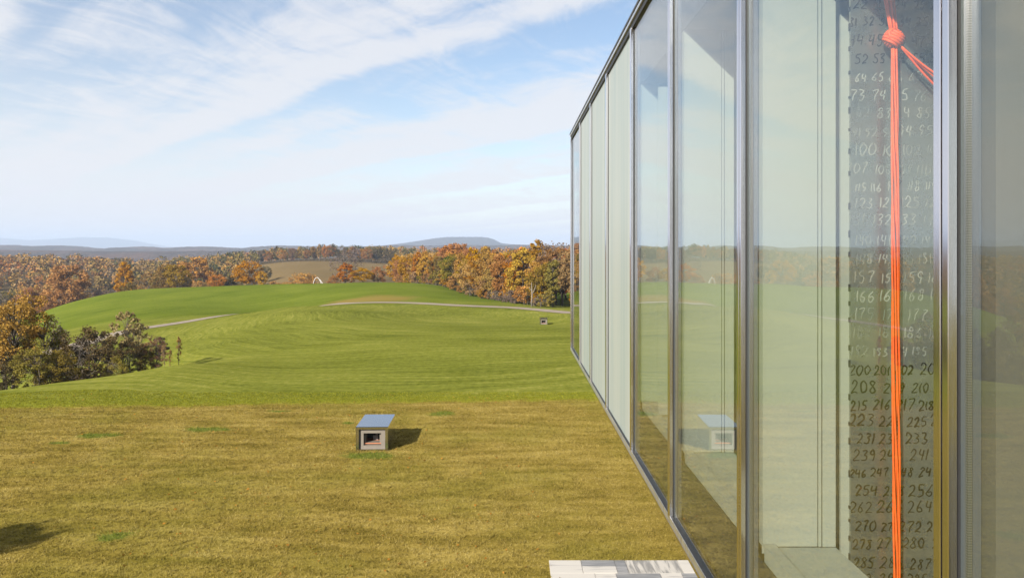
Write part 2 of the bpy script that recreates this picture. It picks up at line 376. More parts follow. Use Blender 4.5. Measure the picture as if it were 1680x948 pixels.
# ---------------------------------------------------------------- materials of the house
def glass_material(name, tint=(0.95, 0.968, 0.95)):
    m, b, p = material(name); b.n.remove(p)
    g = b.new('ShaderNodeNewGeometry'); d = b.new('ShaderNodeVectorMath', operation='DOT_PRODUCT')
    b.put(d.inputs[0], g.outputs['Normal']); b.put(d.inputs[1], g.outputs['Incoming'])
    c = b.m('ABSOLUTE', d.outputs['Value'])
    fr = b.m('ADD', 0.08, b.m('MULTIPLY', 0.92, b.m('POWER', b.m('SUBTRACT', 1.0, c), 5.0)))
    tr = b.new('ShaderNodeBsdfTransparent'); tr.inputs[0].default_value = (*tint, 1)
    gl = b.new('ShaderNodeBsdfGlossy'); gl.inputs['Roughness'].default_value = 0.0; gl.inputs[0].default_value = (0.95, 0.97, 0.97, 1)
    bn = b.new('ShaderNodeBump'); b.put(bn.inputs['Height'], b.noise(b.new('ShaderNodeTexCoord').outputs['Object'], 1.1, 1.0)); bn.inputs['Strength'].default_value = 0.02; bn.inputs['Distance'].default_value = 0.1
    b.put(gl.inputs['Normal'], bn.outputs[0])
    mx = b.new('ShaderNodeMixShader'); b.put(mx.inputs[0], fr); b.l.new(tr.outputs[0], mx.inputs[1]); b.l.new(gl.outputs[0], mx.inputs[2])
    b.l.new(mx.outputs[0], m.node_tree.nodes['Material Output'].inputs[0]); return m
def brushed(name, col, rough):
    m, b, p = material(name)
    t = b.new('ShaderNodeTexCoord').outputs['Object']; x, y, z = b.sep(t)
    n = b.noise(b.xyz(b.m('MULTIPLY', x, 60.0), b.m('MULTIPLY', y, 60.0), b.m('MULTIPLY', z, 1.2)), 1.0, 4.0)
    b.put(p.inputs['Base Color'], b.mix(n, tuple(c * 0.85 for c in col), col)); p.inputs['Metallic'].default_value = 1
    b.put(p.inputs['Roughness'], b.lin(n, 0.3, 0.7, rough * 0.7, rough * 1.5)); return m
GLASS = glass_material('clear_glass')
STEEL = brushed('polished_steel', (0.78, 0.76, 0.79), 0.15)
STEEL2 = brushed('bright_steel', (0.80, 0.81, 0.83), 0.34)
WHITE = simple('white_plaster', (0.255, 0.272, 0.240), 0.55, var=0.04, scale=3)
TAUPE = simple('taupe_fabric', (0.088, 0.084, 0.069), 0.8, var=0.05, scale=5)
FROST, fb, fp = material('frosted_glass')
fx, fy, fz = fb.sep(fb.new('ShaderNodeTexCoord').outputs['Object'])
fn = fb.noise(fb.xyz(0.0, fb.m('MULTIPLY', fy, 5.0), fb.m('MULTIPLY', fz, 0.12)), 1.0, 4.0, 0.6)      # soft drapery seen in the frosting
fb.put(fp.inputs['Base Color'], fb.mix(fb.sstep(fn, 0.3, 0.7), (0.215, 0.262, 0.258), (0.295, 0.315, 0.29))); fp.inputs['Roughness'].default_value = 0.42
BLACK = simple('black_gasket', (0.012, 0.012, 0.013), 0.5)
SPACER, sb_, sp_ = material('spacer_strip')
sx, sy, sz = sb_.sep(sb_.new('ShaderNodeTexCoord').outputs['Object'])
dots = sb_.m('GREATER_THAN', sb_.m('SINE', sb_.m('MULTIPLY', sz, 900.0)), 0.1)
sb_.put(sp_.inputs['Base Color'], sb_.mix(dots, (0.11, 0.11, 0.09), (0.17, 0.175, 0.15))); sp_.inputs['Roughness'].default_value = 0.45; sp_.inputs['Metallic'].default_value = 0.5
CORE = simple('slate_grey_metal', (0.10, 0.11, 0.125), 0.4, metal=0.3)
SPAN = simple('dark_spandrel', (0.035, 0.033, 0.030), 0.55, var=0.2)
GREY = simple('grey_plaster', (0.20, 0.20, 0.20), 0.8, var=0.06, scale=1.5)
ROOFM = simple('roof_membrane', (0.22, 0.22, 0.22), 0.9, var=0.1)
CONC = simple('concrete', (0.34, 0.33, 0.31), 0.85, var=0.12, scale=1.2, bump=0.2)

# ---------------------------------------------------------------- the glass house (lengths in units of S)
house = empty('glass_house', (6, 6, 0)); tag(house, 'long raised glass pavilion with steel mullions standing over the lawn', 'building')
def Dbox(mb, x0, x1, y0, y1, z0, z1): return mb.box(x0 * S - 6, x1 * S - 6, y0 * S - 6, y1 * S - 6, CZ + z0 * S, CZ + z1 * S)
MY = [-2.95, -1.38, 0.21, 1.77, 3.345, 4.845, 6.41, 8.10, 9.75, 11.28, 12.98]     # mullion stations
ZB, ZT = -1.695, 1.833
FLO, CEI = -1.237, 1.30
def bayfin(y, x1=1.335):
    mb = MB(); Dbox(mb, 1.035, x1 - 0.075, y - 0.075, y + 0.01, FLO + 0.002, CEI)
    return mb
# panes
for i in range(len(MY) - 1):
    y0, y1 = MY[i] + 0.032, MY[i + 1] - 0.032
    if MY[i] in (6.41, 8.10, 9.75):
        mb = MB(); Dbox(mb, 0.984, 0.996, y0, y1, ZB + 0.055, ZT - 0.075); o = mb.build('frosted_pane', FROST, house); o['label'] = 'opaque white frosted pane'
    else:
        mb = MB(); Dbox(mb, 0.984, 0.992, y0, y1, ZB + 0.055, ZT - 0.075); mb.build('glass_pane', GLASS, house)
        for (a, b_) in ((y0 + 0.001, y0 + 0.009), (y1 - 0.009, y1 - 0.001)):
            mb = MB(); Dbox(mb, 0.9945, 1.004, a, b_, ZB + 0.06, ZT - 0.08); mb.build('spacer_strip', SPACER, house)
# mullions: a pair of polished bars with a dark joint, a gasket on each side
for k, y in enumerate(MY):
    mb = MB()
    Dbox(mb, 0.957, 0.978, y - 0.031, y - 0.006, ZB + 0.05, ZT - 0.07); Dbox(mb, 0.957, 0.978, y + 0.002, y + 0.031, ZB + 0.05, ZT - 0.07)
    mu = mb.build('mullion', STEEL, house, bevel=0.002)
    mb = MB(); Dbox(mb, 0.966, 0.976, y - 0.006, y + 0.002, ZB + 0.052, ZT - 0.072); mb.build('shadow_joint', BLACK, mu)
    mb = MB(); Dbox(mb, 0.9785, 0.9835, y - 0.033, y + 0.033, ZB + 0.051, ZT - 0.071); mb.build('gasket', BLACK, mu)
    mb = MB(); Dbox(mb, 0.9838, 1.03, y - 0.031, y + 0.031, ZB + 0.052, ZT - 0.072); mb.build('mullion_core', CORE, mu)
# rails
for (nm, mt, x0, x1, z0, z1) in (('bottom_rail', STEEL2, 0.962, 0.983, ZB + 0.012, ZB + 0.050), ('bottom_flashing', STEEL, 0.960, 1.03, ZB - 0.012, ZB + 0.0105),
                                 ('bottom_gasket', BLACK, 0.9665, 1.03, ZB + 0.0505, ZB + 0.0545), ('top_gasket', BLACK, 0.967, 1.03, ZT - 0.0745, ZT - 0.030),
                                 ('top_rail', STEEL2, 0.952, 0.984, ZT - 0.029, ZT - 0.001), ('roof_edge', SPAN, 0.946, 1.06, ZT, ZT + 0.020)):
    mb = MB(); Dbox(mb, x0, x1, MY[0] - 0.03, MY[-1] + 0.03, z0, z1); mb.build(nm, mt, house)
# shell
XB, Y0, Y1 = 7.2, MY[0], MY[-1]
def part(nm, mt, *a):
    mb = MB(); Dbox(mb, *a); return mb.build(nm, mt, house)
part('roof_slab', ROOFM, 1.06, XB, Y0 - 0.03, Y1 + 0.03, CEI + 0.012, ZT - 0.002)
part('ceiling', GREY, 1.04, XB - 0.1, Y0 + 0.06, Y1 - 0.06, CEI, CEI + 0.011)
part('floor_slab', SPAN, 1.042, XB, Y0 - 0.03, Y1 + 0.03, ZB - 0.05, ZB + 0.10)
part('spandrel_panel', SPAN, 1.032, 1.0395, Y0 + 0.05, Y1 - 0.05, ZB + 0.105, FLO - 0.062)
part('head_panel', SPAN, 1.032, 1.0385, Y0 + 0.05, Y1 - 0.05, CEI + 0.001, ZT - 0.08)
part('back_wall', GREY, XB - 0.1, XB, Y0, Y1, ZB + 0.10, CEI + 0.011)
part('end_wall', STEEL, 1.05, XB - 0.1, Y1 - 0.05, Y1 + 0.02, ZB + 0.10, CEI + 0.0105)
part('end_glazing', GLASS, 1.05, XB - 0.1, Y0, Y0 + 0.01, ZB + 0.10, CEI + 0.0105)
# window bench (sill) of white plaster with a raised outer lip, bay by bay, and the fins between the bays
for i in range(len(MY) - 1):
    a, b_ = MY[i] + 0.012, MY[i + 1] - 0.078
    if MY[i] > 6.3: continue
    s_ = part('window_bench', WHITE, 1.0405, 1.335, a, b_, FLO - 0.06, FLO)
    mb = MB(); Dbox(mb, 1.034, 1.085, a, b_, FLO + 0.001, FLO + 0.014); mb.build('bench_lip', WHITE, s_)
for y in MY[1:7]:
    f_ = bayfin(y).build('bay_fin', TAUPE if y < 2 else WHITE, house)
    WF = TAUPE if y < 2 else WHITE
    mb = MB(); Dbox(mb, 1.264, 1.276, y - 0.077, y + 0.01, FLO + 0.002, CEI); mb.build('fin_trim', WF, f_)
    mb = MB(); Dbox(mb, 1.276, 1.281, y - 0.05, y + 0.008, FLO + 0.002, CEI); mb.build('fin_groove', BLACK, f_)
    mb = MB(); Dbox(mb, 1.281, 1.335, y - 0.077, y + 0.01, FLO + 0.002, CEI); mb.build('fin_trim', WF, f_)
    mb = MB(); Dbox(mb, 1.375, 1.75, y - 0.03, y + 0.02, ZB + 0.101, CEI - 0.001); o = mb.build('wall_pier', WHITE, f_)
# folded white shutters in the bay beside the frosted panes
for y, x0, x1 in ((5.75, 1.06, 1.20), (5.40, 1.065, 1.30)):
    part('folded_shutter', WHITE, x0, x1, y, y + 0.012, FLO + 0.02, CEI - 0.14 - 0.05 * (y < 5.5))
# lower storey set back under the cantilever
part('lower_storey', CONC, 3.9, XB - 0.2, Y0 + 0.5, Y1 - 2.0, -CZ / S - 0.1, ZB - 0.051)

# ---------------------------------------------------------------- panel with handwritten numbers
DIG = {'0': [[(.5, 1), (.15, .75), (.1, .35), (.4, 0), (.75, .2), (.85, .65), (.5, 1)]], '1': [[(.55, 1), (.45, .5), (.4, 0)]],
       '2': [[(.1, .75), (.4, 1), (.75, .85), (.65, .5), (.1, 0), (.45, .08), (.9, .02)]], '3': [[(.15, .95), (.55, 1), (.75, .8), (.4, .55), (.8, .35), (.6, .03), (.1, .05)]],
       '4': [[(.25, 1), (.15, .5), (.8, .5)], [(.75, .95), (.65, 0)]], '5': [[(.85, 1), (.3, .95), (.25, .6), (.65, .55), (.75, .2), (.4, 0), (.1, .1)]],
       '6': [[(.7, 1), (.3, .6), (.15, .2), (.45, 0), (.75, .2), (.55, .45), (.2, .3)]], '7': [[(.1, .95), (.85, 1), (.5, .45), (.35, 0)]],
       '8': [[(.75, .85), (.45, 1), (.2, .8), (.55, .5), (.75, .2), (.45, 0), (.15, .2), (.4, .5), (.75, .85)]], '9': [[(.75, .7), (.45, .5), (.2, .75), (.5, 1), (.75, .75), (.65, .35), (.5, 0)]]}
NPY = 3.13                                                        # station of the panel face
panel = empty('number_panel', (1.6 * S, NPY * S, CZ + (ZB + 0.10) * S)); tag(panel, 'grey panel covered in rows of handwritten numbers behind the glass', 'panel')
def rel(mb): 
    o = panel.location; mb.v = [(a - o.x, b_ - o.y, c - o.z) for a, b_, c in mb.v]; return mb
def Abox(mb, x0, x1, y0, y1, z0, z1): return mb.box(x0 * S, x1 * S, y0 * S, y1 * S, CZ + z0 * S, CZ + z1 * S)
PANEL_M, pb, pp = material('brushed_grey_panel')
pt = pb.new('ShaderNodeTexCoord').outputs['Object']
pn = pb.noise(pt, 5.0, 6.0, 0.65)
pb.put(pp.inputs['Base Color'], pb.mix(pn, (0.27, 0.29, 0.27), (0.36, 0.38, 0.35))); pp.inputs['Metallic'].default_value = 0.85; pb.put(pp.inputs['Roughness'], pb.lin(pn, 0.3, 0.7, 0.22, 0.34))
DARK_SHEEN = simple('number_dark_sheen', (0.012, 0.011, 0.008), 0.4, spec=0.2)  # figures where they mirror dark surroundings, the reflection put into the colour
mb = rel(Abox(MB(), 1.337, 2.05, NPY, NPY + 0.012, ZB + 0.101, CEI - 0.001)); mb.build('board', PANEL_M, panel)
mb = MB(); r_ = random.Random(4); z = ZB + 0.14
while z < CEI - 0.1:
    L = r_.uniform(0.008, 0.03); Abox(mb, 1.3325, 1.3368, NPY, NPY + 0.010, z, z + L); z += L + r_.uniform(0.03, 0.12)
tag(rel(mb).build('edge_clips', BLACK, panel), kind='stuff')
def stroke(mb, pts, w, y):
    P2 = catmull(pts, 4); t = np.gradient(P2, axis=0); t /= (np.linalg.norm(t, axis=1)[:, None] + 1e-9); n = np.stack([-t[:, 1], t[:, 0]], -1)
    b0 = len(mb.v); N = len(P2)
    for i in range(N):
        ww = w * (0.75 + 0.25 * math.sin(3.1 * i / N + 0.4))
        for q in (-1, 1):
            x, z_ = P2[i] + n[i] * q * ww
            mb.v += [(x, y, z_), (x, y - 0.0012, z_)]
    for i in range(N - 1):
        a = b0 + i * 4; c = a + 4
        mb.f += [(a + 1, a + 3, c + 3, c + 1), (a, a + 1, c + 1, c), (a + 3, a + 2, c + 2, c + 3)]
rows = [(35, 23), (64, 32), (95, 45), (125, 53), (155, 65), (185, 74), (213, 83), (245, 92), (275, 101), (305, 108), (335, 116), (362, 124), (390, 132), (422, 141), (453, 149), (484, 158), (515, 167), (544, 176), (574, 185), (604, 193), (635, 201), (664, 209), (693, 216), (718, 224), (747, 232), (775, 240), (803, 247), (832, 255), (860, 263), (890, 271), (920, 279), (950, 286), (979, 294), (1008, 302)]
rows = [(y - 20, n) for y, n in rows]   # to the foot of each figure
r_ = random.Random(12); dark_sheen_nb = MB(); bright_sheen_nb = MB()
BRIGHT_SHEEN, qb, qp = material('number_bright_sheen')  # same figures where they catch bright sky, the sheen put into the colour
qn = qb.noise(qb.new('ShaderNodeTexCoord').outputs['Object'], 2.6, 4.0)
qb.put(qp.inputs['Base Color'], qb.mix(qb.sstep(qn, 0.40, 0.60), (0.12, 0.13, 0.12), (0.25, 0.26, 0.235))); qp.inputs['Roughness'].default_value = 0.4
for vrow, n0 in rows:
    mb = bright_sheen_nb if 110 < vrow < 590 else dark_sheen_nb
    zc = CZ - (vrow - 405) * NPY * S / F; hgt0 = 0.050 * r_.uniform(0.9, 1.12)
    x = 1.342 * S + r_.uniform(-0.02, 0.02); n = n0 - 1
    while x < 2.0 * S:
        hgt = hgt0 * r_.uniform(0.86, 1.14); sl = r_.uniform(0.02, 0.34)
        for ch in str(n):
            wd = hgt * (0.32 if ch == '1' else 0.66)
            for st in DIG[ch]:
                stroke(mb, [(x + (a + sl * b_) * wd + r_.uniform(-.0032, .0032), zc + b_ * hgt + r_.uniform(-.0035, .0035)) for a, b_ in st], r_.uniform(0.0028, 0.0044) * (0.72 if mb is bright_sheen_nb else 1.0), NPY * S - 0.0004)
            x += wd * 1.14
        x += hgt * r_.uniform(0.25, 0.62); n += 1; zc += r_.uniform(-.005, .005)
for mb, nm, mt in ((dark_sheen_nb, 'dark_sheen_numbers', DARK_SHEEN), (bright_sheen_nb, 'bright_sheen_numbers', BRIGHT_SHEEN)):
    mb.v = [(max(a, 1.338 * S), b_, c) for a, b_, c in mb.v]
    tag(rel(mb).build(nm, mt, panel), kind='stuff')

# ---------------------------------------------------------------- knotted orange rope
ROPE, rb, rp = material('orange_cord')
rt = rb.new('ShaderNodeTexCoord').outputs['Object']
rn = rb.noise(rt, 60.0, 3.0)
rb.put(rp.inputs['Base Color'], rb.mix(rn, (0.60, 0.062, 0.003), (0.78, 0.105, 0.005))); rp.inputs['Roughness'].default_value = 0.6
bw = rb.new('ShaderNodeBump'); rb.put(bw.inputs['Height'], rb.noise(rt, 250.0, 2.0)); bw.inputs['Strength'].default_value = 0.5; bw.inputs['Distance'].default_value = 0.002; rb.put(rp.inputs['Normal'], bw.outputs[0])
RY = 3.075 * S
def rp3(u, v, Y=RY): return Vector(at(u, v, Y))
foot = rp3(1470, 405); foot.z = CZ + (ZB + 0.10) * S
rope = empty('knotted_rope', foot); tag(rope, 'bright orange cords tied in a big knot and hanging behind the glass', 'rope')
r_ = random.Random(3); cr = 0.0061
def rope_part(name, strands, rad=cr, n=7):
    mb = MB()
    for st in strands: mb.tube([Vector(p) - foot for p in st], rad, n)
    return mb.build(name, ROPE, rope, smooth=True)
kc = rp3(1466, 64)
st = []
for k in range(6):                                                # hanging bundle
    a = 2 * math.pi * k / 6; pts = []; n_ = 40
    for i in range(n_ + 1):
        t = i / n_; z_ = (kc.z - 0.03) * (1 - t) + (foot.z + 0.01) * t
        bx = (kc.x + 0.004) * (1 - t) + rp3(1472, 0).x * t
        rr = 0.0115 + 0.004 * math.sin(t * 3.1) ; tw = a + t * 5.0 + 0.25 * math.sin(t * 17 + k)
        pts.append((bx + rr * math.cos(tw), RY + rr * math.sin(tw), z_))
    st.append(pts)
rope_part('hanging_cords', st, 0.0050)
st = []
for k in range(7):                                                # cords rising to the ceiling
    a = 2 * math.pi * k / 7; pts = []
    for i in range(13):
        t = i / 12; rr = 0.014 + 0.020 * t
        pts.append((kc.x + 0.004 - 0.085 * t + rr * math.cos(a + 0.5 * t), RY + rr * math.sin(a + 0.5 * t), kc.z + 0.02 + (CZ + CEI * S - kc.z - 0.02) * t))
    st.append(pts)
rope_part('rising_cords', st)
st = []
for k in range(4):                                                # tails led off to the side
    pts = []
    e0 = kc + Vector((0.025, -0.012, -0.035)); e1 = rp3(1575, 152 + 11 * k - 22 * (k == 3)) + Vector((0, 0.03 * k - 0.05, 0)); 
    for i in range(13):
        t = i / 12; p = e0.lerp(e1, t); p.z += (0.010 * (k % 2) - 0.020) * math.sin(math.pi * t); pts.append(p)
    for i in range(1, 7):
        pts.append(pts[12] + Vector((0.05 * i * (1 - i / 14), 0.01 * i, -0.05 * i - 0.012 * i * i)))
    st.append(pts)
rope_part('tail_cords', st, cr * 0.9)
st = []
R0 = 0.040
for k in range(9):                                                # the knot: cords wound round in two leaning sets
    tilt = 0.55 if k < 5 else -0.75
    off = (k - 2) * 0.0125 if k < 5 else (k - 6.5) * 0.0125 + 0.004
    rad = math.sqrt(max(0.0004, (R0 + 0.004 * (k < 5)) ** 2 - off ** 2 * 0.8)); M = Matrix.Rotation(tilt, 3, 'Y') @ Matrix.Rotation(0.25 * (1 if k < 5 else -1), 3, 'X')
    pts = [kc + M @ Vector((rad * math.cos(w), rad * math.sin(w), off)) for w in (2 * math.pi * i / 22 for i in range(23))]
    st.append(pts)
st.append([kc + Vector((-0.012, -0.03, -0.02)), kc + Vector((-0.032, -0.035, 0.0)), kc + Vector((-0.037, -0.03, 0.02)), kc + Vector((-0.025, -0.03, 0.036)), kc + Vector((-0.005, -0.03, 0.034))])
rope_part('knot', st, 0.0078, 8)

# ---------------------------------------------------------------- stone paving below
pav = tag(empty('paving', (2.5, 16, 0)), 'strip of white and grey veined marble slabs in the lawn', kind='structure')
MARB = []
for k in range(3):
    m, b, p = material('veined_marble'); t = b.new('ShaderNodeTexCoord').outputs['Object']; x, y, z_ = b.sep(t)
    rnd = b.new('ShaderNodeObjectInfo').outputs['Random']
    wv = b.noise(b.xyz(b.m('ADD', b.m('MULTIPLY', x, (1.0, 9.0, 1.2)[k]), b.m('MULTIPLY', rnd, 50.0)), b.m('MULTIPLY', y, (9.0, 1.0, 7.0)[k]), b.m('MULTIPLY', rnd, 9.0)), 1.0, 5.0, 0.55, 0.9)
    b.put(p.inputs['Base Color'], b.ramp(wv, [((0.30, 0.40, 0.42)[k], ((0.28, 0.265, 0.245), (0.17, 0.16, 0.145), (0.13, 0.13, 0.13))[k]), ((0.44, 0.56, 0.62)[k], ((0.40, 0.375, 0.335), (0.38, 0.355, 0.315), (0.21, 0.205, 0.20))[k])]))
    p.inputs['Roughness'].default_value = 0.5; MARB.append(m)
r_ = random.Random(21); slabm = {}
y = 17.66
for rw in range(6):
    x = 0.82; h = 0.70
    first = [0.71, 0.74, 0.24, 1.17, 0.46, 0.7]; i = 0
    while x < 4.6:
        w = first[i] if rw == 0 and i < 6 else r_.choice((0.45, 0.7, 0.95)); i += 1
        splits = [(y - h, y)] if not (rw == 0 and i == 2) else [(y - 0.34, y), (y - h, y - 0.34)]
        for j, (a, b_) in enumerate(splits):
            mk = ([0, 2, 2, 1, 0, 0][i - 1] if i <= 6 else 0) if rw == 0 else r_.choice((0, 0, 1, 2))
            if rw == 0 and i == 2 and j == 1: mk = 0
            mb = MB().box(x + 0.004 - 2.5, x + w - 0.004 - 2.5, a + 0.004 - 16, b_ - 0.004 - 16, -0.08, 0.030 + r_.uniform(-0.003, 0.003)); mb.build('slab', MARB[mk], pav, bevel=0.004)
        x += w
    y -= h

# ---------------------------------------------------------------- steel light boxes on the lawn
STONE = simple('pale_stone_lining', (0.125, 0.108, 0.088), 0.6, var=0.15, scale=6)
TOPM = brushed('steel_cover', (0.27, 0.32, 0.39), 0.14)
INNER = simple('dark_inside', (0.02, 0.02, 0.018), 0.5)
RUST = simple('rusty_floor', (0.30, 0.12, 0.06), 0.8, var=0.2)
def light_box(x, y, rz, label, group):
    e = empty('steel_light_box', (x, y, tz(x, y) - 0.03), rz); tag(e, label, 'light box', group)
    w, d, h = 1.10, 2.05, 0.84
    hw = w / 2
    MB().box(-hw, hw, 0.0, d - 0.01, h, h + 0.02).build('cover', TOPM, e, bevel=0.004)
    MB().box(-hw, -hw + 0.03, 0, d - 0.01, -0.1, h - 0.001).build('side_panel', STEEL, e)
    MB().box(hw - 0.03, hw, 0, d - 0.01, -0.1, h - 0.001).build('side_panel', STEEL, e)
    MB().box(-hw + 0.031, hw - 0.031, d - 0.05, d - 0.012, -0.1, h - 0.001).build('back_panel', STEEL, e)
    def frame(nm, mt, a, b0, b1, a2, c0, c1, y0, y1):
        m_ = MB(); m_.box(-a, -a2, y0, y1, b0, b1); m_.box(a2, a, y0, y1, b0, b1); m_.box(-a2, a2, y0, y1, c1, b1); m_.box(-a2, a2, y0, y1, b0, c0); return m_.build(nm, mt, e)
    frame('outer_frame', STEEL, hw - 0.031, 0.02, h - 0.003, hw - 0.10, 0.09, h - 0.07, 0.015, 0.10)
    frame('stone_reveal', STONE, hw - 0.032, 0.02, h - 0.003, 0.30, 0.20, h - 0.22, 0.10, 0.16)
    frame('inner_reveal', STONE, 0.335, 0.18, h - 0.20, 0.235, 0.27, h - 0.24, 0.22, 0.50)
    MB().box(-0.34, -0.30, 0.161, 0.9, 0.16, h - 0.18).build('lining', STONE, e)
    MB().box(0.30, 0.34, 0.161, 0.9, 0.16, h - 0.18).build('lining', STONE, e)
    MB().box(-0.5, 0.5, 0.9, 0.95, 0.03, h - 0.03).build('inner_back', INNER, e)
    MB().box(-0.5, 0.5, 0.161, 0.899, h - 0.14, h - 0.10).build('inner_roof', INNER, e)
    MB().box(-0.299, 0.299, 0.17, 0.899, 0.235, 0.266).build('inner_floor', RUST, e)
    MB().box(-0.05, 0.12, 0.62, 0.78, 0.267, 0.42).tube([(0.04, 0.68, 0.42), (0.10, 0.60, 0.50)], 0.04, 8).build('lamp', GREY, e)
    return e
light_box(-4.81, 27.2, math.radians(1.6), 'steel clad light box on the straw coloured lawn with a square stone lined opening', 'light boxes on the grass')
light_box((892 - 840) * 110 / F, 110, math.radians(-1), 'small far steel light box on the green slope below the gravel track', 'light boxes on the grass')

# ---------------------------------------------------------------- trees
def foliage(name, c1, c2, var=0.12, trans=0.32):
    m, b, p = material(name); b.n.remove(p)
    a = b.new('ShaderNodeAttribute', attribute_name='tint').outputs['Fac']
    rnd = b.new('ShaderNodeObjectInfo').outputs['Random']
    c1 = tuple(x * 0.76 for x in c1); c2 = tuple(x * 0.76 for x in c2)
    c = b.mix(a, c1, c2)
    hs = b.new('ShaderNodeHueSaturation'); b.put(hs.inputs['Color'], c)
    b.put(hs.inputs['Hue'], b.lin(rnd, 0, 1, 0.5 - var * 0.14, 0.5 + var * 0.14)); b.put(hs.inputs['Value'], b.lin(b.m('FRACT', b.m('MULTIPLY', rnd, 7.31)), 0, 1, 1 - var * 1.6, 1 + var * 1.6)); b.put(hs.inputs['Saturation'], b.lin(b.m('FRACT', b.m('MULTIPLY', rnd, 3.77)), 0, 1, 0.85, 1.1))
    df = b.new('ShaderNodeBsdfDiffuse'); tl = b.new('ShaderNodeBsdfTranslucent')
    b.put(df.inputs[0], hs.outputs[0]); b.put(tl.inputs[0], hs.outputs[0])
    mx = b.new('ShaderNodeMixShader'); mx.inputs[0].default_value = trans; b.l.new(df.outputs[0], mx.inputs[1]); b.l.new(tl.outputs[0], mx.inputs[2])
    b.l.new(mx.outputs[0], m.node_tree.nodes['Material Output'].inputs[0]); return m
FOL = {'gold': foliage('gold_leaves', (0.26, 0.130, 0.013), (0.52, 0.30, 0.040)), 'orange': foliage('orange_leaves', (0.30, 0.130, 0.016), (0.56, 0.285, 0.045)),
       'red': foliage('red_leaves', (0.32, 0.080, 0.014), (0.56, 0.21, 0.04)), 'olive': foliage('olive_leaves', (0.13, 0.100, 0.018), (0.32, 0.235, 0.045)),
       'green': foliage('green_leaves', (0.045, 0.060, 0.012), (0.13, 0.155, 0.030)), 'russet': foliage('russet_leaves', (0.18, 0.092, 0.030), (0.40, 0.225, 0.085)),
       'bare': foliage('bare_twigs', (0.13, 0.095, 0.070), (0.27, 0.205, 0.155)), 'cream': foliage('cream_leaves', (0.20, 0.15, 0.065), (0.42, 0.34, 0.16)),
       'dark': foliage('dark_olive_leaves', (0.060, 0.047, 0.018), (0.17, 0.125, 0.042)), 'tan': foliage('tan_gold_leaves', (0.22, 0.130, 0.016), (0.50, 0.30, 0.045))}
BARK = simple('bark', (0.085, 0.068, 0.052), 0.9, var=0.3, scale=3, bump=0.4)
PALEBARK = simple('pale_bark', (0.15, 0.13, 0.11), 0.9, var=0.3, scale=3)

def leaf_cloud(g, centers, crad, per, size, axis_up=0.35, outward=None):
    n = len(centers) * per
    c = np.repeat(centers, per, 0); rr = np.repeat(crad, per)
    d = g.normal(0, 1, (n, 3)); d /= np.linalg.norm(d, axis=1)[:, None]
    p = c + d * (rr * g.uniform(0.15, 1.0, n) ** 0.6)[:, None] * np.array([1, 1, 0.8])
    nn = g.normal(0, 1, (n, 3)) + d * 0.9; nn[:, 2] += axis_up; nn /= np.linalg.norm(nn, axis=1)[:, None]
    a = np.cross(nn, g.normal(0, 1, (n, 3))); a /= (np.linalg.norm(a, axis=1)[:, None] + 1e-9); b = np.cross(nn, a)
    s = size * g.uniform(0.6, 1.3, n)[:, None]
    V = np.stack([p - a * s, p + b * s * 0.62 + nn * s * 0.15, p + a * s, p - b * s * 0.62 + nn * s * 0.15], 1).reshape(-1, 3)
    tint = np.clip(np.repeat(g.uniform(0.1, 0.9, len(centers)), per) * 0.65 + 0.05 + g.uniform(0, 1, n) * 0.25, 0, 1)
    return V, tint
def leaf_mesh(name, V, tint):
    me = fast_mesh(name, V, np.arange(len(V)).reshape(-1, 4))
    at_ = me.attributes.new('tint', 'FLOAT', 'FACE'); at_.data.foreach_set('value', tint.astype(np.float32)); return me
def tree_meshes(name, seed, H, R, cb, clumps, per, leaf, trunk_r, lean=0.0, squash=1.0, stems=1, clump_r=0.24, conic=0.0, limbs=14):
    g = np.random.default_rng(seed); cen = []; k = 0
    zc = (cb + H) / 2; hz = (H - cb) / 2
    lob = g.normal(0, 1, (6, 3)); lob /= np.linalg.norm(lob, axis=1)[:, None]; la = g.uniform(-0.18, 0.28, 6)
    while len(cen) < clumps:
        d = g.normal(0, 1, 3); d /= np.linalg.norm(d)
        r = g.uniform(0.25, 1.0) ** 0.45
        w = 1 + (la * np.clip(lob @ d, 0, 1) ** 2).sum()
        z = zc + d[2] * r * hz * 0.92 * w
        taper = 1 - conic * np.clip((z - cb) / (H - cb), 0, 1)
        cen.append((d[0] * r * R * w * taper + lean * (z / H), d[1] * r * R * w * taper, z))
    cen = np.array(cen); cen[:, 2] = np.clip(cen[:, 2], cb * 0.85, H)
    V, t = leaf_cloud(g, cen, clump_r * R * g.uniform(0.6, 1.35, clumps), per, leaf)
    crown = leaf_mesh(name + '_crown', V, t)
    mb = MB()
    for s_ in range(stems):
        ox, oy = (0, 0) if stems == 1 else tuple(g.normal(0, R * 0.3, 2)); top = H * (0.86 if s_ == 0 else g.uniform(0.55, 0.85))
        tr = [(ox + lean * i / 6 * 0.9 + g.normal(0, 0.012 * H) * (i > 0), oy + g.normal(0, 0.012 * H) * (i > 0), -0.4 + (top + 0.4) * i / 6) for i in range(7)]
        mb.tube(tr, [trunk_r * (1.15 - 0.95 * i / 6) for i in range(7)], 7)
        for j in g.choice(clumps, min(limbs, clumps), replace=False):
            c = cen[j]; zb = max(0.25 * c[2], min(c[2] * 0.82 - 0.1 * R, top * 0.8)); i = min(5.99, max(0, (zb + 0.4) / (top + 0.4) * 6)); i0 = int(i); f_ = i - i0
            b_ = np.array(tr[i0]) * (1 - f_) + np.array(tr[i0 + 1]) * f_
            m_ = (b_ + c) / 2 + np.array([0, 0, 0.06 * H]) + g.normal(0, 0.02 * H, 3)
            mb.tube([b_, m_, c], [trunk_r * 0.36, trunk_r * 0.22, trunk_r * 0.07], 5)
    return mesh(name + '_trunk', mb.v, mb.f, True), crown
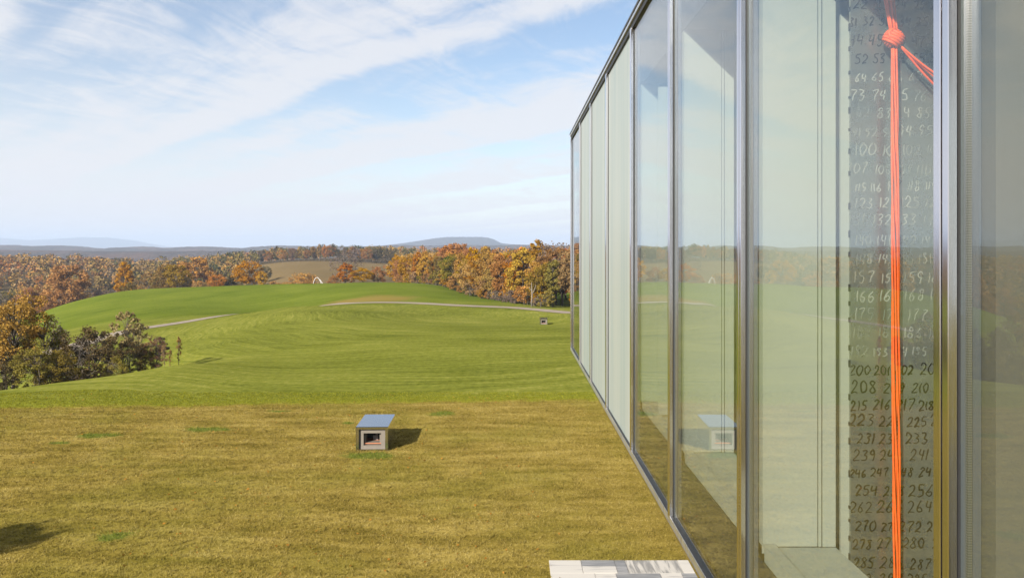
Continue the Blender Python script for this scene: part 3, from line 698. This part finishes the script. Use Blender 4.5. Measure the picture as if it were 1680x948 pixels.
# broadleaf forms, unit size about 12 m
FORM = {}
for k in range(5):
    FORM['broad%d' % k] = tree_meshes('broad%d' % k, 40 + k, 12.0, (3.6, 4.3, 3.2, 3.9, 4.6)[k], (1.6, 2.2, 1.2, 2.6, 1.0)[k], 84, 62, 0.22, 0.20)
for k in range(2):
    FORM['sparse%d' % k] = tree_meshes('sparse%d' % k, 60 + k, 12.0, (3.4, 3.9)[k], (2.0, 1.4)[k], 60, 15, 0.22, 0.17, limbs=46)
for k in range(2):
    FORM['tall%d' % k] = tree_meshes('tall%d' % k, 70 + k, 13.0, 2.5, 1.8, 72, 62, 0.21, 0.18, conic=0.35)
for k in range(2):
    FORM['pine%d' % k] = tree_meshes('pine%d' % k, 80 + k, 13.0, 3.0, 2.5, 70, 62, 0.21, 0.20, conic=0.75, clump_r=0.20)
for k in range(2):
    FORM['shrub%d' % k] = tree_meshes('shrub%d' % k, 90 + k, 4.0, 2.1, 0.4, 34, 30, 0.20, 0.06, stems=4)
def place(name, form, sp, x, y, h_scale, label, group, rz=None, wide=1.0, bark=BARK, cat='tree', sink=0.15):
    tm, cm = FORM[form]
    e = empty(name, (x, y, tz(x, y) - sink), r_.uniform(0, 6.28) if rz is None else rz, (h_scale * wide, h_scale * wide, h_scale))
    tag(e, label, cat, group)
    link('trunk', tm, bark, e); link('crown', cm, FOL[sp], e)
    return e
r_ = random.Random(77)
SPN = {'gold': 'golden', 'orange': 'orange', 'red': 'red', 'olive': 'olive brown', 'green': 'dark green', 'russet': 'russet', 'bare': 'nearly bare grey', 'cream': 'cream', 'dark': 'dark', 'tan': 'tan gold'}
# --- the wall of trees right of the mound, following its edge
edge_line = catmull([gp(652, 268), gp(700, 240), gp(750, 212), gp(800, 187), gp(845, 165), gp(890, 148), gp(945, 143), gp(1040, 150)], 8)
elen = np.concatenate([[0], np.cumsum(np.linalg.norm(np.diff(edge_line, axis=0), axis=1))])
def on_edge(s_): return np.array([np.interp(s_, elen, edge_line[:, 0]), np.interp(s_, elen, edge_line[:, 1])])
s_ = 2.0; rowi = 0
species_front = ['orange', 'gold', 'gold', 'orange', 'gold', 'olive', 'green', 'olive', 'gold', 'orange', 'gold', 'gold', 'orange', 'russet', 'gold', 'gold', 'olive', 'russet', 'gold']
while s_ < elen[-1] - 1:
    t = s_ / elen[-1]; sp = species_front[min(len(species_front) - 1, int(t * len(species_front)))]
    if r_.random() < 0.25: sp = r_.choice(['gold', 'orange', 'russet'])
    p = on_edge(s_); f_ = 'pine%d' % r_.randrange(2) if sp == 'green' else r_.choice(['broad0', 'broad1', 'broad2', 'broad3', 'broad4', 'tall0', 'tall1'])
    place('edge_tree', f_, sp, p[0] + r_.uniform(-1, 1), p[1] + r_.uniform(0, 3), r_.uniform(0.66, 0.94) * (0.95 if t < .5 else 1.05), f'{SPN[sp]} autumn tree in the front of the tree wall beside the mound', f'{SPN[sp]} trees fronting the tree wall')
    s_ += r_.uniform(3.2, 5.2)
for back, n_ in ((7, 24), (14, 22), (24, 20)):
    for i in range(n_):
        q = on_edge((i + r_.random()) / n_ * elen[-1]); sp = r_.choices(['gold', 'orange', 'olive', 'russet', 'green', 'red', 'bare'], [5, 3, 3, 3, 1, 1, 1])[0]
        f_ = ('sparse%d' % r_.randrange(2)) if sp == 'bare' else r_.choice(['broad0', 'broad1', 'broad3', 'tall0', 'tall1'])
        place('wood_tree', f_, sp, q[0] + back * 0.75 + r_.uniform(-1.5, 1.5), q[1] + back * 0.7 + r_.uniform(-2, 2), r_.uniform(0.90, 1.16), f'{SPN[sp]} tree rising at the back of the tree wall beside the mound', f'{SPN[sp]} trees deeper in the tree wall')
for i in range(30):                                                    # leafy young growth closing the foot of the tree wall
    q = on_edge(elen[-1] * (i + r_.random()) / 30); sp = r_.choice(['gold', 'orange', 'olive', 'gold', 'russet'])
    place('young_growth', 'shrub%d' % r_.randrange(2), sp, q[0] - r_.uniform(-0.3, 1.2), q[1] - r_.uniform(-0.5, 1.0), r_.uniform(0.75, 1.15), f'{SPN[sp]} leafy young growth between the trunks of the tree wall', f'{SPN[sp]} young growth in the tree wall', cat='shrub')
for i in range(15):                                                    # brush at the foot of the trees by the track
    q = on_edge(elen[-1] * r_.uniform(0.45, 1.0)); sp = r_.choice(['bare', 'russet', 'bare', 'gold'])
    place('brush_shrub', 'shrub%d' % r_.randrange(2), sp, q[0] - r_.uniform(0.5, 2.2), q[1] - r_.uniform(0.3, 2.0), r_.uniform(0.4, 0.75), f'{SPN[sp]} low shrub at the foot of the tree wall by the track', f'{SPN[sp]} shrubs along the tree wall', cat='shrub')
tm = MB().tube([(0, 0, -0.3), (0.1, 0, 2.2), (0.0, 0.1, 4.4)], [0.16, 0.12, 0.05], 7).tube([(0.08, 0, 2.2), (0.6, 0.2, 3.2), (0.8, 0.1, 4.0)], [0.09, 0.06, 0.03], 6).tube([(0.06, 0, 2.8), (-0.5, 0.2, 3.6)], [0.07, 0.03], 6)
x, y = gp(872, 145); sn = tm.build('dead_tree', PALEBARK, None, True); sn.location = (x, y, tz(x, y)); tag(sn, 'pale dead trunk with broken limbs before the golden tree wall', 'tree')

# --- trees beyond the left hill, singled out ones first: (bearing, depth, top row, width scale, form, species)
def by_top(u, Y, vtop): 
    x = (u - 840) * Y / F; z0 = tz(x, Y); return x, CZ - (vtop - 405) * Y / F - z0
special = [(408, 275, 425, 1.50, 'broad1', 'orange', 'large rounded peach orange tree standing alone behind the hill crest'), (430, 270, 442, 1.0, 'broad0', 'orange', 'smaller orange tree leaning against the large peach orange tree'),
           (357, 268, 448, 1.5, 'broad4', 'red', 'small rounded red tree behind the hill crest'), (289, 270, 434, 1.35, 'broad3', 'gold', 'compact dark gold tree on the hill crest against the wood'),
           (114, 292, 428, 1.25, 'broad0', 'orange', 'bright orange tree at the edge of the hillside wood'), (568, 262, 431, 1.5, 'broad2', 'red', 'fiery red tree with gold flecks at the edge of the meadow'),
           (596, 262, 437, 1.6, 'broad1', 'gold', 'gold and red tree beside the fiery red tree by the meadow'), (620, 268, 437, 1.2, 'broad3', 'red', 'dusky red tree close behind the crest beside the gold and red one'),
           (495, 330, 445, 1.5, 'broad4', 'orange', 'low orange tree on the meadow edge beside the white sculpture'), (512, 335, 447, 1.0, 'tall0', 'gold', 'slim gold tree beside the white sculpture'),
           (452, 330, 458, 1.4, 'broad0', 'orange', 'low faded orange bush tree below the tan meadow'), (548, 300, 451, 1.3, 'broad2', 'russet', 'low russet tree between the white sculpture and the red tree'),
           (565, 420, 407, 1.5, 'sparse1', 'bare', 'wide nearly leafless grey tree at the far corner of the meadow'), (480, 640, 421, 1.2, 'broad1', 'red', 'bright red orange tree at the top edge of the meadow'),
           (240, 300, 440, 1.0, 'sparse0', 'russet', 'thin pinkish tree on the hill crest beside the compact gold tree'), (205, 330, 424, 1.0, 'tall1', 'gold', 'tall yellow brown tree rising in the hillside wood'), (320, 380, 414, 1.2, 'broad0', 'gold', 'yellow topped tree rising over the dark wood')]
for u, Y, vt, wd, fm, sp, lab in special:
    x, h = by_top(u, Y, vt); H0 = 12.0 if not fm.startswith(('tall', 'pine')) else 13.0
    k = max(0.3, h / H0); place('autumn_tree', fm, sp, x, Y, k, lab, None, wide=wd if k < 0.9 else min(wd, 1.25))
mixes = [(-60, 60, ['russet', 'orange', 'russet', 'olive', 'orange', 'bare']), (60, 150, ['russet', 'orange', 'olive', 'bare', 'russet']), (150, 260, ['bare', 'russet', 'olive', 'russet', 'bare', 'gold']), (260, 345, ['olive', 'dark', 'bare', 'russet', 'green']), (345, 440, ['dark', 'olive', 'green', 'bare'])]
cnt = 0
for a, b_, spp in mixes:
    for i in range(22):
        u = r_.uniform(a, b_); Y = 285 + 190 * r_.random() ** 1.3; sp = r_.choice(spp)
        if u > 395 and Y < 400: continue
        base_v = np.interp(u, [-60, 0, 100, 150, 200, 300, 440], [420, 424, 428, 432, 436, 432, 424]); x = (u - 840) * Y / F
        fm = 'sparse%d' % r_.randrange(2) if sp == 'bare' or r_.random() < 0.25 else r_.choice(['broad0', 'broad1', 'broad2', 'broad3', 'broad4', 'tall0'])
        place('hillside_tree', fm, sp, x, Y, r_.uniform(0.75, 1.12) * (1.12 if u < 100 else 1.0), f'{SPN[sp]} tree in the mixed wood behind the left hill', f'{SPN[sp]} trees of the hillside wood')
# row of trees along the top of the meadow
for i in range(26):
    u = 430 + i * 8.5 + r_.uniform(-3, 3); Y = r_.uniform(625, 680); sp = r_.choice(['russet', 'olive', 'dark', 'orange', 'gold', 'bare', 'dark'])
    x = (u - 840) * Y / F; place('meadow_edge_tree', r_.choice(['broad0', 'broad1', 'broad3', 'sparse0', 'tall1']), sp, x, Y, r_.uniform(0.85, 1.15), f'{SPN[sp]} tree in the row along the top of the tan meadow', f'{SPN[sp]} trees along the meadow')

# --- the far wood, read as one mass
g = np.random.default_rng(8); cs = []; rs = []; tn = []
N = 5200
uu = g.uniform(-500, 1500, N); YY = 440 * (2100 / 440) ** g.random(N)
xx = (uu - 840) * YY / F
keep = ~((uu > 395) & (uu < 640) & (YY < 645)); uu, YY, xx = uu[keep], YY[keep], xx[keep]; zz_ = terrain(xx, YY)
hh = g.uniform(8, 14, len(xx)); sp_id = np.clip(0.5 + 0.22 * np.sin(xx * 0.013 + 1.0) + 0.18 * np.sin(YY * 0.017 + xx * 0.004) + g.normal(0, 0.25, len(xx)), 0, 1)
per = 7; CEN = np.repeat(np.stack([xx, YY, zz_], -1), per, 0); hr = np.repeat(hh, per); dd = g.normal(0, 1, (len(CEN), 3)); dd /= np.linalg.norm(dd, axis=1)[:, None]
CEN += dd * np.stack([hr * 0.24, hr * 0.24, hr * 0.30], -1); CEN[:, 2] += hr * 0.58
Vv, _t = leaf_cloud(g, CEN, hr * 0.17, 14, 0.85)
fw = leaf_mesh('far_wood', Vv, np.clip(np.repeat(np.repeat(sp_id, per), 14) + g.normal(0, 0.05, len(Vv) // 4), 0, 1))
fm_, b, p = material('far_wood_leaves'); a = b.new('ShaderNodeAttribute', attribute_name='tint').outputs['Fac']
b.put(p.inputs['Base Color'], b.ramp(a, [(0.0, (0.044, 0.046, 0.014)), (0.25, (0.11, 0.084, 0.020)), (0.45, (0.18, 0.115, 0.040)), (0.6, (0.28, 0.158, 0.032)), (0.75, (0.16, 0.118, 0.07)), (0.88, (0.27, 0.135, 0.034)), (1.0, (0.26, 0.105, 0.03))]))
p.inputs['Roughness'].default_value = 1; p.inputs['Specular IOR Level'].default_value = 0
tag(link('far_wood', fw, fm_), 'distant autumn wood covering the country beyond the meadow', 'wood', kind='stuff')

# --- thicket in the dip at the left: (bearing, depth, top row, base drop)
NEAR = {'gold_tree': tree_meshes('gold_tree', 201, 8.0, 2.1, 2.2, 90, 70, 0.085, 0.13, lean=0.2, clump_r=0.22, limbs=40),
        'brown_tree': tree_meshes('brown_tree', 202, 7.0, 1.5, 0.9, 80, 52, 0.070, 0.09, clump_r=0.24, limbs=40),
        'thicket_bush': tree_meshes('thicket_bush', 203, 4.6, 1.9, 0.5, 96, 66, 0.072, 0.06, stems=6, clump_r=0.22, limbs=12),
        'tall_bush': tree_meshes('tall_bush', 204, 5.4, 1.5, 0.5, 84, 62, 0.072, 0.06, stems=5, clump_r=0.22, limbs=12),
        'seed_sapling': tree_meshes('seed_sapling', 205, 5.6, 1.0, 2.0, 46, 26, 0.095, 0.04, stems=3, clump_r=0.22, limbs=16),
        'thin_sapling': tree_meshes('thin_sapling', 206, 3.2, 0.42, 0.7, 34, 16, 0.060, 0.025, stems=2, clump_r=0.30, limbs=16, conic=0.5)}
FORM.update(NEAR)
HN = {'gold_tree': 8.0, 'brown_tree': 7.0, 'thicket_bush': 4.6, 'tall_bush': 5.4, 'seed_sapling': 5.6, 'thin_sapling': 3.2}
thick = [(25, 54, 474, 'gold_tree', 'tan', 'golden leaved tree with a dark trunk at the end of the thicket'), (-38, 56, 488, 'gold_tree', 'russet', 'russet brown tree beyond the golden tree of the thicket'), (8, 64, 500, 'gold_tree', 'olive', 'olive tree filling in behind the golden tree of the thicket'),
         (72, 55, 505, 'brown_tree', 'olive', 'olive brown tree with fine leaves next to the golden tree'), (88, 60, 520, 'brown_tree', 'bare', 'thin grey brown tree behind the olive brown tree'), (52, 50, 560, 'tall_bush', 'olive', 'olive undergrowth bush at the feet of the golden tree'), (-15, 50, 575, 'thicket_bush', 'dark', 'dark undergrowth bush beside the golden tree trunk'), (96, 51, 575, 'thicket_bush', 'olive', 'loose olive bush between the golden tree and the dark bush'),
         (140, 55, 540, 'thicket_bush', 'dark', 'broad dark olive bush in the middle of the thicket'), (122, 57, 556, 'tall_bush', 'dark', 'dark bush close behind the broad dark olive bush'), (158, 58, 532, 'seed_sapling', 'cream', 'sapling with tan seed heads above the broad dark bush'), (180, 61, 542, 'seed_sapling', 'cream', 'second tan topped sapling beside the broad dark bush'),
         (216, 57, 552, 'tall_bush', 'dark', 'rounded dark bush below the tall cream sapling'), (208, 59, 497, 'seed_sapling', 'cream', 'tall cream leaved sapling rising over the thicket'), (228, 62, 518, 'seed_sapling', 'cream', 'slender cream sapling arching toward the track'), (238, 58, 566, 'tall_bush', 'olive', 'small olive bush beside the rounded dark bush'),
         (256, 58, 548, 'brown_tree', 'russet', 'russet twiggy sapling at the end of the thicket'), (268, 57, 556, 'thin_sapling', 'russet', 'slim russet sapling near the end of the thicket'), (247, 60, 560, 'thin_sapling', 'bare', 'grey twiggy sapling among the russet ones'), (294, 60, 541, 'thin_sapling', 'russet', 'lone thin sapling standing apart from the thicket'), (280, 58, 566, 'thin_sapling', 'russet', 'short russet sapling between the lone sapling and the thicket'), (262, 61, 545, 'seed_sapling', 'bare', 'airy grey sapling behind the russet ones'), (186, 54, 585, 'thicket_bush', 'olive', 'low olive bush in the gap between the dark bushes')]
r_ = random.Random(5)
for u, Y, vt, fm, sp, lab in thick:
    x, h = by_top(u, Y, vt); k = h / HN[fm]
    place(fm, fm, sp, x, Y, k, lab, None, wide=(min(1.15, max(0.72, 1.0 / k)) if 'thin' not in fm else 0.62), cat='tree' if 'bush' not in fm else 'bush', sink=0.05)
# --- the tree outside the frame whose shadow tip lies on the lawn
place('lawn_tree', 'tall0', 'olive', -20.1, 6.7, 0.73, 'slender olive tree on the lawn left of the house', None, rz=0.6)

# --- white arched sculpture by the meadow
WSC = simple('white_painted_steel', (0.40, 0.39, 0.375), 0.5, var=0.05)
x, y = gp(520, 290); zg = CZ - (466 - 405) * 290 / F - 0.6; sca = empty('arched_sculpture', (x, y, tz(x, y))); h0 = zg - tz(x, y)
tag(sca, 'white arched sculpture with splayed legs beside the meadow', 'sculpture')
def arc(p0, p1, p2, r0, r1, nm):
    P_ = [Vector(p0) * (1 - t) ** 2 + Vector(p1) * 2 * t * (1 - t) + Vector(p2) * t * t for t in (i / 9 for i in range(10))]
    MB().tube(P_, [r0 + (r1 - r0) * i / 9 for i in range(10)], 8).build(nm, WSC, sca, True)
HT = h0 + 3.0
arc((-1.4, 0, -0.2), (-1.6, 0, HT), (0.2, 0, HT), 0.11, 0.13, 'leg'); arc((2.4, 0.2, -0.2), (1.3, 0, HT * 0.9), (0.2, 0, HT), 0.11, 0.13, 'leg'); arc((4.0, -0.6, -0.2), (2.4, -0.3, HT * 0.55), (1.0, 0, HT * 0.86), 0.10, 0.11, 'brace')

# ---------------------------------------------------------------- grass blades of the near lawn
g = np.random.default_rng(31); NBl = 460000
yb = 15.2 + (39 - 15.2) * g.random(NBl) ** 1.05; xb = g.uniform(-0.70, 1, NBl) * 1.0
xb = -0.68 * yb - 0.5 + (0.68 * yb + 0.5 + 5.2) * g.random(NBl)
keep = ~((xb > 0.80) & (yb < 17.68)) & ~((np.abs(xb + 4.81) < 0.58) & (yb > 27.17) & (yb < 29.3)); xb = xb[keep]; yb = yb[keep]; n = len(xb)
tc_ = g.integers(0, n, n); tuft = g.random(n) < 0.55; tcen = g.integers(0, 26000, n); tx = xb[tcen % n] + g.normal(0, 0.035, n); ty = yb[tcen % n] + g.normal(0, 0.035, n)
xb = np.where(tuft, tx, xb); yb = np.where(tuft, ty, yb)
zb = terrain(xb, yb); hb = g.uniform(0.014, 0.040, n) * np.where(tuft, 1.6, 1.0); an = g.uniform(0, 6.283, n); ln = g.normal(0, 0.7, (n, 2)) * hb[:, None]; wd = 0.0080 * (0.7 + 0.6 * g.random(n)) * (1 + (yb - 15) / 40)
B0 = np.stack([xb - np.cos(an) * wd, yb - np.sin(an) * wd, zb - 0.004], -1); B1 = np.stack([xb + np.cos(an) * wd, yb + np.sin(an) * wd, zb - 0.004], -1); B2 = np.stack([xb + ln[:, 0], yb + ln[:, 1], zb + hb], -1)
gm = fast_mesh('lawn_grass', np.stack([B0, B1, B2], 1).reshape(-1, 3), np.arange(n * 3).reshape(-1, 3))
at_ = gm.attributes.new('tint', 'FLOAT', 'FACE'); at_.data.foreach_set('value', g.random(n).astype(np.float32))
pt_ = np.zeros(n)
for cx, cy, rx, ry in PATCHES:
    d_ = np.sqrt(((xb - cx) / rx) ** 2 + ((yb - cy) / ry) ** 2) + g.normal(0, 0.18, n) + 0.25 * np.sin(xb * 6 + yb * 4); pt_ = np.maximum(pt_, np.clip((1.15 - d_) / 0.5, 0, 1))
at_ = gm.attributes.new('patch', 'FLOAT', 'FACE'); at_.data.foreach_set('value', pt_.astype(np.float32))
gmat, b, p = material('grass_blades'); b.n.remove(p)
a = b.new('ShaderNodeAttribute', attribute_name='tint').outputs['Fac']; X, Y, Z = b.sep(b.new('ShaderNodeNewGeometry').outputs['Position'])
e_ = b.m('SUBTRACT', b.m('SUBTRACT', Y, 36.4), b.m('MULTIPLY', X, 0.085)); big = b.noise(b.xyz(X, Y, 0.0), 0.16, 3.0); mid_ = b.noise(b.xyz(X, Y, 0.0), 0.75, 5.0, 0.65)
st_ = b.noise(b.xyz(b.m('MULTIPLY', X, 0.35), b.m('MULTIPLY', Y, 1.6), 0.0), 1.0, 7.0, 0.62, 0.4)
tv_ = b.m('ADD', b.m('MULTIPLY', a, 0.65), b.m('MULTIPLY', b.m('SUBTRACT', st_, 0.5), 1.1)); tv_ = b.m('ADD', b.m('ADD', tv_, 0.20), b.m('MULTIPLY', b.m('SUBTRACT', mid_, 0.5), 0.55))
cst = b.ramp(tv_, [(0.0, (0.105, 0.085, 0.012)), (0.35, (0.25, 0.175, 0.035)), (0.75, (0.42, 0.30, 0.080)), (1.0, (0.52, 0.40, 0.14))])
cst = b.mix(b.sstep(big, 0.44, 0.62, 0, 0.35), cst, (0.195, 0.175, 0.025))
cgr = b.ramp(a, [(0.0, (0.14, 0.14, 0.010)), (1.0, (0.36, 0.33, 0.035))])
cst = b.mix(b.m('MULTIPLY', b.new('ShaderNodeAttribute', attribute_name='patch').outputs['Fac'], 0.85), cst, b.mix(a, (0.09, 0.13, 0.012), (0.21, 0.26, 0.03)))
e_ = b.m('ADD', e_, b.m('MULTIPLY', b.m('SUBTRACT', b.noise(b.xyz(X, Y, 0.0), 0.9, 5.0), 0.5), 2.4)); e_ = b.m('ADD', e_, b.m('MULTIPLY', b.m('SUBTRACT', a, 0.5), 0.9))
cc = b.mix(b.sstep(e_, -0.6, 0.6), cst, cgr); cc = b.mix(1.0, cc, (0.72, 0.775, 0.84), 'MULTIPLY')
df = b.new('ShaderNodeBsdfDiffuse'); tl = b.new('ShaderNodeBsdfTranslucent'); b.put(df.inputs[0], cc); b.put(tl.inputs[0], cc)
mx = b.new('ShaderNodeMixShader'); mx.inputs[0].default_value = 0.3; b.l.new(df.outputs[0], mx.inputs[1]); b.l.new(tl.outputs[0], mx.inputs[2]); b.l.new(mx.outputs[0], gmat.node_tree.nodes['Material Output'].inputs[0])
tag(link('lawn_grass', gm, gmat), 'short straw coloured grass blades of the near lawn', 'grass', kind='stuff')

# fallen leaves blown over the lawn, too small to pick out singly
g = np.random.default_rng(52); nl = 420; yl = 16 + 22 * g.random(nl); xl = -0.66 * yl + (0.66 * yl + 1.2) * g.random(nl) ** 0.7; zl = terrain(xl, yl) + 0.035
al = g.uniform(0, 6.28, nl); sl = g.uniform(0.025, 0.05, nl); ca, sa = np.cos(al) * sl, np.sin(al) * sl; tl_ = g.uniform(-0.02, 0.03, (nl, 4))
LV = np.stack([np.stack([xl + ca, yl + sa, zl + tl_[:, 0]], -1), np.stack([xl - sa * .6, yl + ca * .6, zl + tl_[:, 1]], -1), np.stack([xl - ca, yl - sa, zl + tl_[:, 2]], -1), np.stack([xl + sa * .6, yl - ca * .6, zl + tl_[:, 3]], -1)], 1).reshape(-1, 3)
tag(link('fallen_leaves', leaf_mesh('fallen_leaves', LV, g.random(nl)), FOL['orange']), 'orange brown fallen leaves scattered on the near lawn', 'leaves', kind='stuff')

# ---------------------------------------------------------------- air
HZ = 0.00014
hm = bpy.data.materials.new('haze'); hm.use_nodes = True; hb_ = NB(hm.node_tree); hb_.n.remove(hm.node_tree.nodes['Principled BSDF'])
pv = hb_.new('ShaderNodeVolumePrincipled'); pv.inputs['Color'].default_value = (0.56, 0.68, 0.88, 1); pv.inputs['Density'].default_value = HZ; pv.inputs['Anisotropy'].default_value = 0.0
hb_.l.new(pv.outputs[0], hm.node_tree.nodes['Material Output'].inputs['Volume'])
try: hm.cycles.homogeneous_volume = True
except Exception: pass
tag(MB().box(-19500, 19500, -120, 15600, -60, 190).build('haze', hm), kind='stuff')
